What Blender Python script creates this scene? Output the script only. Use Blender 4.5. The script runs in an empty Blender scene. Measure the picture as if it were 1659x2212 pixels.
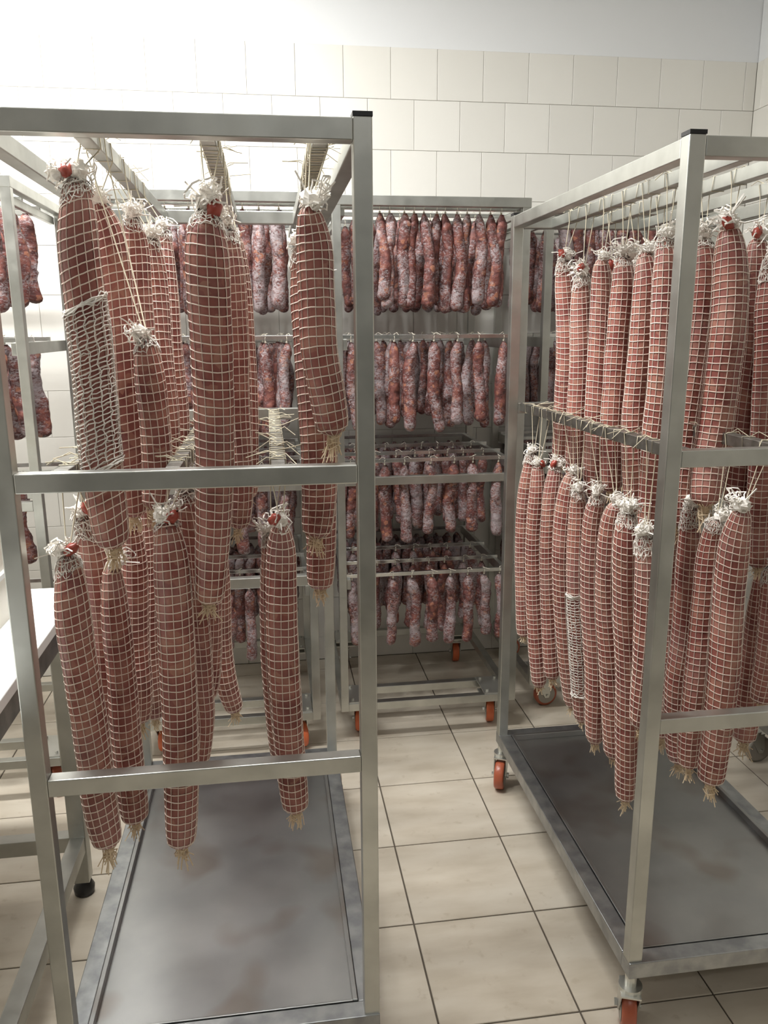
import bpy, math, random
from mathutils import Vector, Matrix, noise

# ------------------------------------------------------------------ camera
scene = bpy.context.scene
cam_data = bpy.data.cameras.new('camera'); cam = bpy.data.objects.new('camera', cam_data)
scene.collection.objects.link(cam); scene.camera = cam
cam_data.sensor_fit = 'VERTICAL'; cam_data.sensor_height = 24.0
cam_data.lens = 24.0 * 1723.99 / 2212.0
cam_data.clip_start = 0.02
cam.matrix_world = Matrix([[0.989981, 0.037175, -0.136218, 0.0], [-0.141079, 0.220505, -0.965129, 0.0], [-0.005842, 0.974677, 0.22354, 1.553554], [0.0, 0.0, 0.0, 1.0]])

# ------------------------------------------------------------------ world, lights, exposure
world = bpy.data.worlds.new('world'); scene.world = world; world.use_nodes = True
world.node_tree.nodes['Background'].inputs[0].default_value = (0.9, 0.95, 1.0, 1)
world.node_tree.nodes['Background'].inputs[1].default_value = 0.15
def area(name, loc, sx, sy, power, col=(1.0, 1.0, 0.98)):
    l = bpy.data.lights.new(name, 'AREA'); l.shape = 'RECTANGLE'; l.size = sx; l.size_y = sy
    l.energy = power; l.color = col
    o = bpy.data.objects.new(name, l); o.location = loc; scene.collection.objects.link(o)
    return o
area('ceiling_tube_or_fill', (-0.55, 1.75, 3.12), 1.5, 0.16, 44)
area('ceiling_tube_or_fill', (-0.8, 2.8, 3.12), 1.2, 0.16, 14)
area('ceiling_tube_or_fill', (0.3, -1.3, 3.12), 1.5, 0.16, 6)  # faint fill added behind the camera, where no tube is known
vs = scene.view_settings
vs.view_transform = 'Standard'; vs.look = 'None'; vs.gamma = 1.0; vs.use_curve_mapping = False
vs.exposure = 1.08

# ------------------------------------------------------------------ materials
def new_mat(name):
    m = bpy.data.materials.new(name); m.use_nodes = True
    nt = m.node_tree; b = nt.nodes['Principled BSDF']
    return m, nt, b
def N(nt, t, **kw):
    n = nt.nodes.new(t)
    for k, v in kw.items():
        if k in n.inputs: n.inputs[k].default_value = v
        else: setattr(n, k, v)
    return n
def ramp(nt, fac, stops):
    r = nt.nodes.new('ShaderNodeValToRGB'); e = r.color_ramp.elements
    while len(e) < len(stops): e.new(0.5)
    for i, (p, c) in enumerate(stops):
        e[i].position = p; e[i].color = (*c, 1)
    nt.links.new(fac, r.inputs[0]); return r
def mix(nt, fac, a, b):
    m = nt.nodes.new('ShaderNodeMix'); m.data_type = 'RGBA'
    if hasattr(fac, 'is_linked'): nt.links.new(fac, m.inputs[0])
    else: m.inputs[0].default_value = fac
    for i, c in ((6, a), (7, b)):
        if hasattr(c, 'is_linked'): nt.links.new(c, m.inputs[i])
        else: m.inputs[i].default_value = (*c, 1)
    return m.outputs[2]
def simple(name, col, rough=0.5, metal=0.0, **kw):
    m, nt, b = new_mat(name)
    b.inputs['Base Color'].default_value = (*col, 1); b.inputs['Roughness'].default_value = rough
    b.inputs['Metallic'].default_value = metal
    for k, v in kw.items(): b.inputs[k].default_value = v
    return m
def coords(nt, random_shift=True):
    tc = nt.nodes.new('ShaderNodeTexCoord')
    if not random_shift: return tc.outputs['Object'], None
    oi = nt.nodes.new('ShaderNodeObjectInfo')
    mul = N(nt, 'ShaderNodeMath', operation='MULTIPLY'); mul.inputs[1].default_value = 37.0
    nt.links.new(oi.outputs['Random'], mul.inputs[0])
    add = N(nt, 'ShaderNodeVectorMath', operation='ADD')
    nt.links.new(tc.outputs['Object'], add.inputs[0]); nt.links.new(mul.outputs[0], add.inputs[1])
    return add.outputs[0], oi.outputs['Random']
def steel(name, c0, c1, r0, r1, scale=9.0, metal=1.0, stain=None):
    m, nt, b = new_mat(name)
    v, rnd = coords(nt)
    n1 = N(nt, 'ShaderNodeTexNoise', Scale=scale, Detail=4.0); nt.links.new(v, n1.inputs['Vector'])
    r = ramp(nt, n1.outputs['Fac'], [(0.35, c0), (0.65, c1)])
    col = r.outputs[0]
    if stain:
        n3 = N(nt, 'ShaderNodeTexNoise', Scale=5.0, Detail=2.0); nt.links.new(v, n3.inputs['Vector'])
        s = ramp(nt, n3.outputs['Fac'], [(0.56, (0, 0, 0)), (0.68, (1, 1, 1))])
        k = N(nt, 'ShaderNodeMath', operation='MULTIPLY'); k.inputs[1].default_value = 0.4
        nt.links.new(s.outputs[0], k.inputs[0])
        col = mix(nt, k.outputs[0], col, stain)
    nt.links.new(col, b.inputs['Base Color'])
    mr = N(nt, 'ShaderNodeMapRange'); mr.inputs[3].default_value = r0; mr.inputs[4].default_value = r1
    n2 = N(nt, 'ShaderNodeTexNoise', Scale=scale * 2.3, Detail=3.0); nt.links.new(v, n2.inputs['Vector'])
    nt.links.new(n2.outputs['Fac'], mr.inputs[0]); nt.links.new(mr.outputs[0], b.inputs['Roughness'])
    b.inputs['Metallic'].default_value = metal
    return m
def add_bump(nt, b, height, strength, dist):
    bp = N(nt, 'ShaderNodeBump', Strength=strength, Distance=dist)
    nt.links.new(height, bp.inputs['Height']); nt.links.new(bp.outputs[0], b.inputs['Normal'])
M = {}
M['steel'] = steel('brushed_steel', (0.47, 0.475, 0.445), (0.60, 0.605, 0.57), 0.28, 0.5)
M['steel_rail'] = steel('bottom_frame_steel', (0.30, 0.31, 0.32), (0.44, 0.45, 0.45), 0.28, 0.5, 24.0)
M['tray'] = steel('tray_steel', (0.34, 0.345, 0.345), (0.43, 0.43, 0.425), 0.26, 0.38, 4.0, 1.0, (0.24, 0.17, 0.12))
M['stick'] = steel('polished_steel', (0.62, 0.63, 0.62), (0.75, 0.75, 0.74), 0.12, 0.3, 20.0)
M['dark_bar'] = steel('dark_worn_bar', (0.20, 0.19, 0.17), (0.34, 0.33, 0.31), 0.35, 0.55, 30.0)
M['zinc'] = simple('zinc_plate', (0.62, 0.62, 0.58), 0.35, 0.9)
M['black'] = simple('black_plastic', (0.012, 0.012, 0.013), 0.4)
M['orange'] = simple('orange_tyre', (0.62, 0.14, 0.05), 0.32)
M['brick'] = simple('brick_red_tyre', (0.40, 0.10, 0.05), 0.3)
M['hub'] = simple('grey_hub', (0.36, 0.33, 0.29), 0.45)
M['board'] = simple('white_cutting_board', (0.86, 0.88, 0.87), 0.4)
M['crate'] = simple('cream_crate', (0.80, 0.77, 0.68), 0.45)
M['bounce_cut_grey'] = simple('grey_bounce_cutting_wall', (0.33, 0.34, 0.33), 0.6)  # unseen wall behind the camera, made grey to cut bounced light
M['twine'] = simple('hemp_twine', (0.58, 0.52, 0.39), 0.85)
M['cord'] = simple('thin_white_cord', (0.75, 0.70, 0.58), 0.8)
M['net'] = simple('elastic_net', (0.84, 0.70, 0.61), 0.7)
M['net_white'] = simple('white_net_bunch', (0.85, 0.81, 0.75), 0.8)
M['net_cream'] = simple('cream_net_fringe', (0.74, 0.60, 0.42), 0.8)
M['knob'] = simple('red_casing_end', (0.36, 0.065, 0.045), 0.3)
M['plaster'] = simple('white_plaster', (0.86, 0.87, 0.88), 0.9)
M['grout_wall'] = simple('wall_grout', (0.70, 0.67, 0.61), 0.9)
M['grout_floor'] = simple('floor_grout', (0.10, 0.082, 0.062), 0.9)
def wall_tile_mat():
    m, nt, b = new_mat('cream_wall_tile'); v, rnd = coords(nt)
    c = ramp(nt, rnd, [(0.0, (0.82, 0.80, 0.745)), (1.0, (0.86, 0.84, 0.785))])
    nt.links.new(c.outputs[0], b.inputs['Base Color']); b.inputs['Roughness'].default_value = 0.3
    return m
M['wall_tile'] = wall_tile_mat()
def floor_tile_mat():
    m, nt, b = new_mat('beige_floor_tile'); v, rnd = coords(nt)
    mp = N(nt, 'ShaderNodeMapping'); mp.inputs['Scale'].default_value = (1.6, 5.0, 1.0)
    nt.links.new(v, mp.inputs[0])
    n = N(nt, 'ShaderNodeTexNoise', Scale=2.6, Detail=5.0); nt.links.new(mp.outputs[0], n.inputs['Vector'])
    c = ramp(nt, n.outputs['Fac'], [(0.3, (0.50, 0.435, 0.345)), (0.5, (0.59, 0.525, 0.43)), (0.72, (0.66, 0.60, 0.505))])
    n2 = N(nt, 'ShaderNodeTexNoise', Scale=30.0, Detail=6.0); nt.links.new(v, n2.inputs['Vector'])
    s = ramp(nt, n2.outputs['Fac'], [(0.62, (0, 0, 0)), (0.75, (0.5, 0.5, 0.5))])
    nt.links.new(mix(nt, s.outputs[0], c.outputs[0], (0.42, 0.35, 0.26)), b.inputs['Base Color'])
    b.inputs['Roughness'].default_value = 0.33
    return m
M['floor_tile'] = floor_tile_mat()
def meat_mat(name, light):
    m, nt, b = new_mat(name); v, rnd = coords(nt)
    n = N(nt, 'ShaderNodeTexNoise', Scale=16.0, Detail=3.0); nt.links.new(v, n.inputs['Vector'])
    base = ramp(nt, n.outputs['Fac'], [(0.3, light[0]), (0.52, light[1]), (0.7, light[2])])
    vo = N(nt, 'ShaderNodeTexVoronoi', Scale=55.0); nt.links.new(v, vo.inputs['Vector'])
    sep = N(nt, 'ShaderNodeSeparateColor'); nt.links.new(vo.outputs['Color'], sep.inputs[0])
    f = ramp(nt, sep.outputs[0], [(0.62, (0, 0, 0)), (0.95, (0.55, 0.55, 0.55))])
    col = mix(nt, f.outputs[0], base.outputs[0], (0.42, 0.21, 0.15))
    n4 = N(nt, 'ShaderNodeTexNoise', Scale=7.0, Detail=3.0); nt.links.new(v, n4.inputs['Vector'])
    bl = ramp(nt, n4.outputs['Fac'], [(0.5, (0, 0, 0)), (0.72, (0.35, 0.35, 0.35))])
    col = mix(nt, bl.outputs[0], col, (0.46, 0.27, 0.24))
    nt.links.new(col, b.inputs['Base Color']); b.inputs['Roughness'].default_value = 0.42
    add_bump(nt, b, n.outputs['Fac'], 0.5, 0.006)
    return m
M['meat'] = meat_mat('pink_salami_meat', [(0.185, 0.046, 0.040), (0.285, 0.092, 0.074), (0.40, 0.165, 0.125)])
def mould_mat(name, lo, hi):
    m, nt, b = new_mat(name); v, rnd = coords(nt)
    n0 = N(nt, 'ShaderNodeTexNoise', Scale=45.0, Detail=5.0); nt.links.new(v, n0.inputs['Vector'])
    base = ramp(nt, n0.outputs['Fac'], [(0.32, (0.05, 0.016, 0.014)), (0.5, (0.13, 0.034, 0.028)), (0.66, (0.22, 0.07, 0.05))])
    vo = N(nt, 'ShaderNodeTexVoronoi', Scale=75.0); nt.links.new(v, vo.inputs['Vector'])
    sep = N(nt, 'ShaderNodeSeparateColor'); nt.links.new(vo.outputs['Color'], sep.inputs[0])
    ff = ramp(nt, sep.outputs[0], [(0.86, (0, 0, 0)), (0.97, (0.8, 0.8, 0.8))])
    c1 = mix(nt, ff.outputs[0], base.outputs[0], (0.36, 0.14, 0.075))
    n1 = N(nt, 'ShaderNodeTexNoise', Scale=10.0, Detail=2.0); nt.links.new(v, n1.inputs['Vector'])
    mp = N(nt, 'ShaderNodeMapping'); mp.inputs['Scale'].default_value = (1, 1, 1.6); nt.links.new(v, mp.inputs[0])
    n2 = N(nt, 'ShaderNodeTexNoise', Scale=120.0, Detail=3.0, Distortion=1.0); nt.links.new(mp.outputs[0], n2.inputs['Vector'])
    a = N(nt, 'ShaderNodeMath', operation='ADD'); nt.links.new(n1.outputs['Fac'], a.inputs[0])
    k = N(nt, 'ShaderNodeMath', operation='MULTIPLY'); k.inputs[1].default_value = 1.15
    nt.links.new(n2.outputs['Fac'], k.inputs[0]); nt.links.new(k.outputs[0], a.inputs[1])
    add_bump(nt, b, n0.outputs['Fac'], 1.0, 0.006)
    hf = N(nt, 'ShaderNodeMath', operation='MULTIPLY'); hf.inputs[1].default_value = 0.5; nt.links.new(a.outputs[0], hf.inputs[0])
    f = ramp(nt, hf.outputs[0], [(lo, (0.03, 0.03, 0.03)), (hi, (0.85, 0.85, 0.85))])
    col = mix(nt, f.outputs[0], c1, (0.37, 0.325, 0.335))
    nt.links.new(col, b.inputs['Base Color']); b.inputs['Roughness'].default_value = 0.6
    return m
M['red_sausage'] = mould_mat('red_sausage_skin', 0.53, 0.66)
M['mould_sausage'] = mould_mat('moulded_sausage_skin', 0.475, 0.62)

# ------------------------------------------------------------------ mesh helpers
rng = random.Random(7)
def link(o): scene.collection.objects.link(o); return o
class MB:
    def __init__(s): s.v = []; s.f = []
    def box(s, a, b):
        x0, y0, z0 = a; x1, y1, z1 = b; n = len(s.v)
        s.v += [(x0,y0,z0),(x1,y0,z0),(x1,y1,z0),(x0,y1,z0),(x0,y0,z1),(x1,y0,z1),(x1,y1,z1),(x0,y1,z1)]
        s.f += [tuple(n+i for i in q) for q in ((0,3,2,1),(4,5,6,7),(0,1,5,4),(1,2,6,5),(2,3,7,6),(3,0,4,7))]
        return s
    def tube(s, pts, r, sides=4, closed=False):
        pts = [Vector(p) for p in pts]; n0 = len(s.v); k = len(pts)
        rr = r if isinstance(r, (list, tuple)) else [r] * k
        for i, p in enumerate(pts):
            t = (pts[(i+1) % k] - pts[i-1]) if (closed or 0 < i < k-1) else (pts[min(i+1, k-1)] - pts[max(i-1, 0)])
            if t.length < 1e-9: t = Vector((0, 0, 1))
            t.normalize()
            a = t.cross(Vector((0, 0, 1)) if abs(t.z) < 0.8 else Vector((0, 1, 0))).normalized(); b = t.cross(a)
            for j in range(sides):
                an = 2*math.pi*j/sides
                s.v.append(tuple(p + (a*math.cos(an) + b*math.sin(an))*rr[i]))
        for i in range(k if closed else k-1):
            i2 = (i+1) % k
            for j in range(sides):
                j2 = (j+1) % sides
                s.f.append((n0+i*sides+j, n0+i*sides+j2, n0+i2*sides+j2, n0+i2*sides+j))
        if not closed:
            s.f.append(tuple(n0+j for j in range(sides))); s.f.append(tuple(n0+(k-1)*sides+j for j in reversed(range(sides))))
        return s
    def cyl(s, c, axis, r, h, n=20, r2=None):
        c = Vector(c); ax = Vector(axis).normalized()
        a = ax.cross(Vector((0, 0, 1)) if abs(ax.z) < 0.8 else Vector((0, 1, 0))).normalized(); b = ax.cross(a)
        n0 = len(s.v)
        for e, rad in ((-0.5, r), (0.5, r if r2 is None else r2)):
            for j in range(n):
                an = 2*math.pi*j/n
                s.v.append(tuple(c + ax*h*e + (a*math.cos(an)+b*math.sin(an))*rad))
        for j in range(n): s.f.append((n0+j, n0+(j+1) % n, n0+n+(j+1) % n, n0+n+j))
        s.f.append(tuple(n0+j for j in reversed(range(n)))); s.f.append(tuple(n0+n+j for j in range(n)))
        return s
    def lathe(s, c, axis, prof, n=28):
        c = Vector(c); ax = Vector(axis).normalized()
        a = ax.cross(Vector((0, 0, 1)) if abs(ax.z) < 0.8 else Vector((0, 1, 0))).normalized(); b = ax.cross(a)
        n0 = len(s.v); k = len(prof)
        for (h, r) in prof:
            for j in range(n):
                an = 2*math.pi*j/n
                s.v.append(tuple(c + ax*h + (a*math.cos(an)+b*math.sin(an))*r))
        for i in range(k-1):
            for j in range(n): s.f.append((n0+i*n+j, n0+i*n+(j+1) % n, n0+(i+1)*n+(j+1) % n, n0+(i+1)*n+j))
        s.f.append(tuple(n0+j for j in reversed(range(n)))); s.f.append(tuple(n0+(k-1)*n+j for j in range(n)))
        return s
    def mesh(s, name, mat, smooth=False):
        me = bpy.data.meshes.new(name); me.from_pydata(s.v, [], s.f); me.materials.append(mat)
        if smooth: me.polygons.foreach_set('use_smooth', [True]*len(me.polygons))
        me.update(); return me
    def build(s, name, mat, parent=None, smooth=False, bevel=0.0):
        o = obj(name, s.mesh(name, mat, smooth), parent)
        if bevel:
            b = o.modifiers.new('bevel', 'BEVEL'); b.width = bevel; b.segments = 2; b.limit_method = 'ANGLE'
        return o
def obj(name, me, parent=None, loc=None):
    o = bpy.data.objects.new(name, me); link(o)
    if parent is not None:
        o.parent = parent
        if parent.get('_base') is not None:
            o.location = -Vector(parent['_base'])
    if loc is not None: o.location = loc
    return o
def thing(name, base, label, cat, group=None):
    o = bpy.data.objects.new(name, None); link(o); o.empty_display_size = 0.05
    o.location = base; o['_base'] = tuple(base); o['label'] = label; o['category'] = cat
    if group: o['group'] = group
    return o
def structure(o): o['kind'] = 'structure'; return o

# ------------------------------------------------------------------ room
XL, XR, YB, YF, ZC = -1.75, 2.19, 3.61, -3.2, 3.2
floor = structure(MB().box((XL-.1, YF-.1, -0.12), (XR+.1, YB+.1, -0.003)).build('floor', M['grout_floor']))
structure(MB().box((XL-.1, YF-.1, ZC), (XR+.1, YB+.1, ZC+.1)).build('ceiling', M['plaster']))
wall_back = structure(MB().box((XL-.1, YB+.006, 0), (XR+.1, YB+.15, 2.692)).box((XL-.1, YB+.003, 2.692), (XR+.1, YB+.15, ZC)).build('wall_back', M['grout_wall']))
wall_back.data.materials.append(M['plaster'])
for p in wall_back.data.polygons[6:]: p.material_index = 1
wall_right = structure(MB().box((XR+.006, YF, 0), (XR+.15, YB, 2.692)).box((XR+.003, YF, 2.692), (XR+.15, YB, ZC)).build('wall_right', M['grout_wall']))
wall_right.data.materials.append(M['plaster'])
for p in wall_right.data.polygons[6:]: p.material_index = 1
wall_left = structure(MB().box((XL-.15, YF, 0), (XL-.006, YB, 2.692)).box((XL-.15, YF, 2.692), (XL-.003, YB, ZC)).build('wall_left', M['grout_wall']))
wall_left.data.materials.append(M['plaster'])
for p in wall_left.data.polygons[6:]: p.material_index = 1
structure(MB().box((XL-.1, YF-.1, 0), (XR+.1, YF, ZC)).build('wall_front', M['bounce_cut_grey']))

def tile_mesh(w, d, h, g, mat):   # a tile with eased edges, top at z = 0, centred
    a, b = w/2-g/2, d/2-g/2; e = min(0.0012, g)
    v = []
    for z, k in ((-h, 0), (-e, 0), (0, e)):
        v += [(-a+k, -b+k, z), (a-k, -b+k, z), (a-k, b-k, z), (-a+k, b-k, z)]
    f = []
    for L in (0, 4):
        for i in range(4): f.append((L+i, L+(i+1) % 4, L+4+(i+1) % 4, L+4+i))
    f.append((8, 9, 10, 11))
    me = bpy.data.meshes.new('tile'); me.from_pydata(v, [], f); me.materials.append(mat); me.update(); return me
TS = 1/3.0
ft = tile_mesh(TS, TS, 0.003, 0.0045, M['floor_tile'])
gx, gy = 0.6628, 2.4749
for i in range(-8, 6):
    for j in range(-8, 5):
        cx, cy = gx + (i+.5)*TS, gy + (j+.5)*TS
        if cx-TS/2 < XL-.3 or cx+TS/2 > XR+.3 or cy+TS/2 < -0.3: continue
        x0, x1, y0, y1 = max(cx-TS/2, XL), min(cx+TS/2, XR), cy-TS/2, min(cy+TS/2, YB)
        if x1-x0 < .02 or y1-y0 < .02: continue
        me = ft if (x1-x0 > TS-.001 and y1-y0 > TS-.001) else tile_mesh(x1-x0, y1-y0, 0.003, 0.0045, M['floor_tile'])
        o = obj('tile', me, floor); o.location = ((x0+x1)/2, (y0+y1)/2, 0)
WT = 0.1985
def wall_tiles(parent, axis, lo, hi, anchor, face, sgn):
    cache = {}
    for r in range(14):
        zt = 2.692 - r*WT; zb = max(zt-WT, 0.0)
        off = anchor + (WT/2 if r % 2 else 0)
        k0 = math.floor((lo-off)/WT)-1
        for k in range(k0, k0+40):
            a, b = off+k*WT, off+(k+1)*WT
            a, b = max(a, lo), min(b, hi)
            if b-a < 0.015: continue
            key = (round(b-a, 4), round(zt-zb, 4))
            if key not in cache: cache[key] = tile_mesh(b-a, zt-zb, 0.005, 0.0015, M['wall_tile'])
            o = obj('tile', cache[key], parent)
            if axis == 'x': o.location = ((a+b)/2, face, (zt+zb)/2); o.rotation_euler = (math.pi/2, 0, 0)
            else:
                o.location = (face, (a+b)/2, (zt+zb)/2); o.rotation_euler = (math.pi/2, 0, -math.pi/2 if sgn < 0 else math.pi/2)
wall_tiles(wall_back, 'x', XL, XR, 0.549, YB, -1)
wall_tiles(wall_right, 'y', 1.8, YB, YB-0.05, XR, -1)
wall_tiles(wall_left, 'y', 1.8, YB, YB-0.05, XL, 1)
# fixtures for the ceiling tubes, plus an added housing for the unseen fill
for (x, y), lb in (((-.55, 1.75), 'white ceiling light fitting above the left trolley'), ((-.85, 2.95), 'white ceiling light fitting close to the back wall'), ((.3, -1.3), 'added white housing of the unseen fill light behind the viewer')):
    t = thing('ceiling_light', (x, y, ZC), lb, 'light')
    MB().box((x-.70, y-.10, 3.14), (x+.70, y+.10, ZC)).build('housing', M['plaster'], t)

# ------------------------------------------------------------------ casters
def caster(parent, x, y, ztop, ang, tyre, R=0.05, w=0.032, plate=False):
    """fork with children tyre, hub, bolt; wheel touches the floor"""
    ca, sa = math.cos(ang), math.sin(ang)
    fwd = Vector((sa, ca, 0)); side = Vector((ca, -sa, 0)); top = Vector((x, y, ztop))
    wc = Vector((x, y, R)) + fwd*0.022
    def P(a, b, z): return tuple(Vector((x, y, 0)) + side*a + fwd*b + Vector((0, 0, z)))
    mb = MB(); zt = 2*R+0.010
    for s in (-1, 1):
        a0, a1 = s*(w/2+.003), s*(w/2+.006); n = len(mb.v)
        prof = [(-.028, zt), (.03, zt), (.036, R+.004), (.03, R-.012), (.014, R-.012)]
        for a in (a0, a1): mb.v += [P(a, b, z) for b, z in prof]
        k = len(prof); mb.f += [tuple(n+i for i in range(k)), tuple(n+k+i for i in reversed(range(k)))]
        mb.f += [(n+i, n+k+i, n+k+(i+1) % k, n+(i+1) % k) for i in range(k)]
    n = len(mb.v); a = w/2+.006
    for z in (zt, zt+.004): mb.v += [P(-a, -.03, z), P(a, -.03, z), P(a, .032, z), P(-a, .032, z)]
    mb.f += [tuple(n+i for i in q) for q in ((0,3,2,1),(4,5,6,7),(0,1,5,4),(1,2,6,5),(2,3,7,6),(3,0,4,7))]
    mb.cyl((x, y, zt+.008), (0, 0, 1), .026, .012, 18)
    mb.cyl((x, y, (zt+ztop)/2+.004), (0, 0, 1), .013 if not plate else .02, max(ztop-zt-.008, .004), 14)
    if plate: mb.box((x-.045, y-.04, ztop-.006), (x+.045, y+.04, ztop))
    c = mb.build('caster', M['zinc'], parent)
    def sub(m, name, mat, smooth=False):
        o = obj(name, m.mesh(name, mat, smooth), c); o.location = (0, 0, 0); return o
    prof = [(-w/2, R-.012), (-w/2, R-.004), (-w/2+.005, R-.0005), (0, R), (w/2-.005, R-.0005), (w/2, R-.004), (w/2, R-.012)]
    sub(MB().lathe(wc, side, prof), 'tyre', tyre, True)
    sub(MB().lathe(wc, side, [(-w/2-.001, R-.012), (-w/2+.004, .017), (-w/2-.002, .015), (w/2+.002, .015), (w/2-.004, .017), (w/2+.001, R-.012)]), 'hub', M['hub'])
    sub(MB().cyl(wc, side, .005, w+.026, 6).cyl(wc - side*(w/2+.010), side, .009, .007, 6), 'bolt', M['zinc'])
    return c

# ------------------------------------------------------------------ hanging carts (for netted salami)
def bar(parent, name, a, b, mat, bevel=0.0015): return MB().box(a, b).build(name, mat, parent, bevel=bevel)
def cart(x0, x1, y0, y1, label, up, mid, tyre, angs, dark=False):
    H, T = 1.883, 0.0155
    t = thing('hanging_trolley', ((x0+x1)/2, (y0+y1)/2, 0), label, 'trolley', None)
    m = M['steel']
    for x in (x0, x1):
        for y in (y0, y1):
            p = bar(t, 'post', (x-T, y-T, 0.19), (x+T, y+T, H-.004), m, .002)
            c = obj('end_cap', MB().box((x-T-.0005, y-T-.0005, H-.004), (x+T+.0005, y+T+.0005, H+.003)).mesh('end_cap', M['black']), p); c.location = (0, 0, 0)
    for y in (y0, y1):
        bar(t, 'top_rail', (x0+T, y-T, H-.040), (x1-T, y+T, H-.006), m, .002)
        for z in (1.31, .757 if y == y0 else .79): bar(t, 'cross_rail', (x0+T, y-T+.001, z-.0165), (x1-T, y+T-.001, z+.0165), m, .002)
        bar(t, 'base_rail', (x0-T, y-.02, .155), (x1+T, y+.02, .195), M['steel_rail'], .002)
    for x in (x0, x1):
        bar(t, 'top_rail', (x-T, y0+T, H-.040), (x+T, y1-T, H-.006), m, .002)
        s = 1 if x == x0 else -1
        bar(t, 'base_rail', (min(x-s*T, x+s*.025), y0+.02, .155), (max(x-s*T, x+s*.025), y1-.02, .195), M['steel_rail'], .002)
    for x in up: bar(t, 'hanging_bar', (x-.0125, y0+T, H-.040), (x+.0125, y1-T, H-.012), m if not dark else M['steel'])
    for x in mid: bar(t, 'hanging_bar', (x-.0125, y0+T, 1.302), (x+.0125, y1-T, 1.327), M['dark_bar'])
    # tray: sheet with raised lip
    tm = MB().box((x0+.026, y0+.021, .176), (x1-.026, y1-.021, .180))
    for a, b in (((x0+.026, y0+.021, .180), (x0+.036, y1-.021, .199)), ((x1-.036, y0+.021, .180), (x1-.026, y1-.021, .199)),
                 ((x0+.036, y0+.021, .180), (x1-.036, y0+.026, .197)), ((x0+.036, y1-.031, .180), (x1-.036, y1-.021, .199))): tm.box(a, b)
    tm.build('tray', M['tray'], t, bevel=.001)
    i = 0
    for x in (x0, x1):
        for y in (y0, y1):
            caster(t, x, y, .156, angs[i], tyre); i += 1
    return t
AX0, AX1, AY0, AY1 = -0.433, 0.160, 1.362, 2.401
BX0, BX1, BY0, BY1 = 0.749, 1.332, 1.411, 2.428
BARX = {'A0': -.272, 'A1': -.082, 'A2': .095, 'AM0': -.350, 'AM1': -.168, 'AM2': .010,
        'B1': .862, 'B2': .985, 'B3': 1.14, 'BM0': .784, 'BM1': .995, 'BM2': 1.19}
cartA = cart(AX0, AX1, AY0, AY1, 'square-tube steel trolley at front left with netted salami on two tiers', [BARX['A0'], BARX['A1'], BARX['A2']],
     [BARX['AM0'], BARX['AM1'], BARX['AM2']], M['brick'], [.5, .3, 2.3, .3])
cartB = cart(BX0, BX1, BY0, BY1, 'square-tube steel trolley at front right with netted salami on two tiers', [BARX['B1'], BARX['B2'], BARX['B3']],
     [BARX['BM0'], BARX['BM1'], BARX['BM2']], M['brick'], [.35, math.pi+.42, .3, .4])
cart(1.70, 2.16, 1.43, 2.44, 'steel trolley at the right edge, only its rear leg and grey wheel in view', [1.85, 2.0], [], M['hub'], [1.9, 1.5, .3, .3])

# ------------------------------------------------------------------ back racks (for thin sausages)
STICK_Y = [.045, .215, .415]
TIERS = [('top', 1.955), ('second', 1.527), ('third', 1.092), ('bottom', .664)]
def rack(x0, x1, y0, dep, label, tyre, cang):
    H, T = 1.985, .0145
    y1 = y0+dep
    t = thing('drying_rack', ((x0+x1)/2, (y0+y1)/2, 0), label, 'rack')
    m = M['steel']
    for x in (x0, x1):
        for y in (y0, y1): bar(t, 'post', (x-T, y-T, .133), (x+T, y+T, H), m, .0015)
        bar(t, 'top_rail', (x-T, y0+T, H-.03), (x+T, y1-T, H), m)
        bar(t, 'base_rail', (x-T, y0+T, .133), (x+T, y1-T, .163), m)
        s = 1 if x == x0 else -1
        for _, z in TIERS[1:]: bar(t, 'side_rail', (min(x+s*T, x+s*.03), y0-.01, z-.045), (max(x+s*T, x+s*.03), y1+.01, z-.007), m)
        bar(t, 'side_rail', (min(x+s*T, x+s*.03), y0+T, H-.062), (max(x+s*T, x+s*.03), y1-T, H-.037), m)
    for y in (y0, y1):
        bar(t, 'top_rail', (x0-T-.001 if y == y0 else x0+T, y-T-.001, H-.031), (x1+T+.001 if y == y0 else x1-T, y+T+.0005, H+.001), m)
        bar(t, 'base_rail', (x0+T, y-T, .133), (x1-T, y+T, .163), m)
        bar(t, 'cross_rail', (x0+T, y-T, 1.007), (x1-T, y+T, 1.037), m)
    bar(t, 'base_rail', (x0+T, y0+.12, .133), (x1-T, y0+.15, .163), m)
    for ti, (_, z) in enumerate(TIERS):
        for k, sy in enumerate(STICK_Y):
            y = y0 + sy - (.03 if ti else 0)
            zz = z-.007 if ti else H-.037
            bar(t, 'stick', (x0+T+.001, y-.0065, zz), (x1-T-.001, y+.0065, zz+.014), M['stick'], .001)
    i = 0
    for x in (x0+.062, x1-.062):
        for y in (y0+.067, y1-.067):
            p = MB().box((x-.045, y-.075, .163), (x+.045, y+.075, .167))
            for dx in (-.03, .03):
                for dy in (-.055, .055): p.cyl((x+dx, y+dy, .171), (0, 0, 1), .006, .009, 8)
            p.build('caster_plate', M['zinc'], t)
            caster(t, x, y, .133, cang[i], tyre, .05, .03, True); i += 1
    return t
RACKS = {
 'C': (-1.36, -.725, 2.56, .60, 'left back drying rack beside the white table', 'left back rack'),
 'D': (-.505, .130, 2.755, .74, 'drying rack standing behind the front left trolley', 'rack behind left trolley'),
 'E': (.240, .893, 2.80, .74, 'middle drying rack seen across the aisle between the two front trolleys', 'middle back rack'),
 'F': (1.020, 1.655, 2.92, .64, 'right drying rack standing behind the front right trolley', 'rack behind right trolley'),
}
RK = {}
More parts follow.
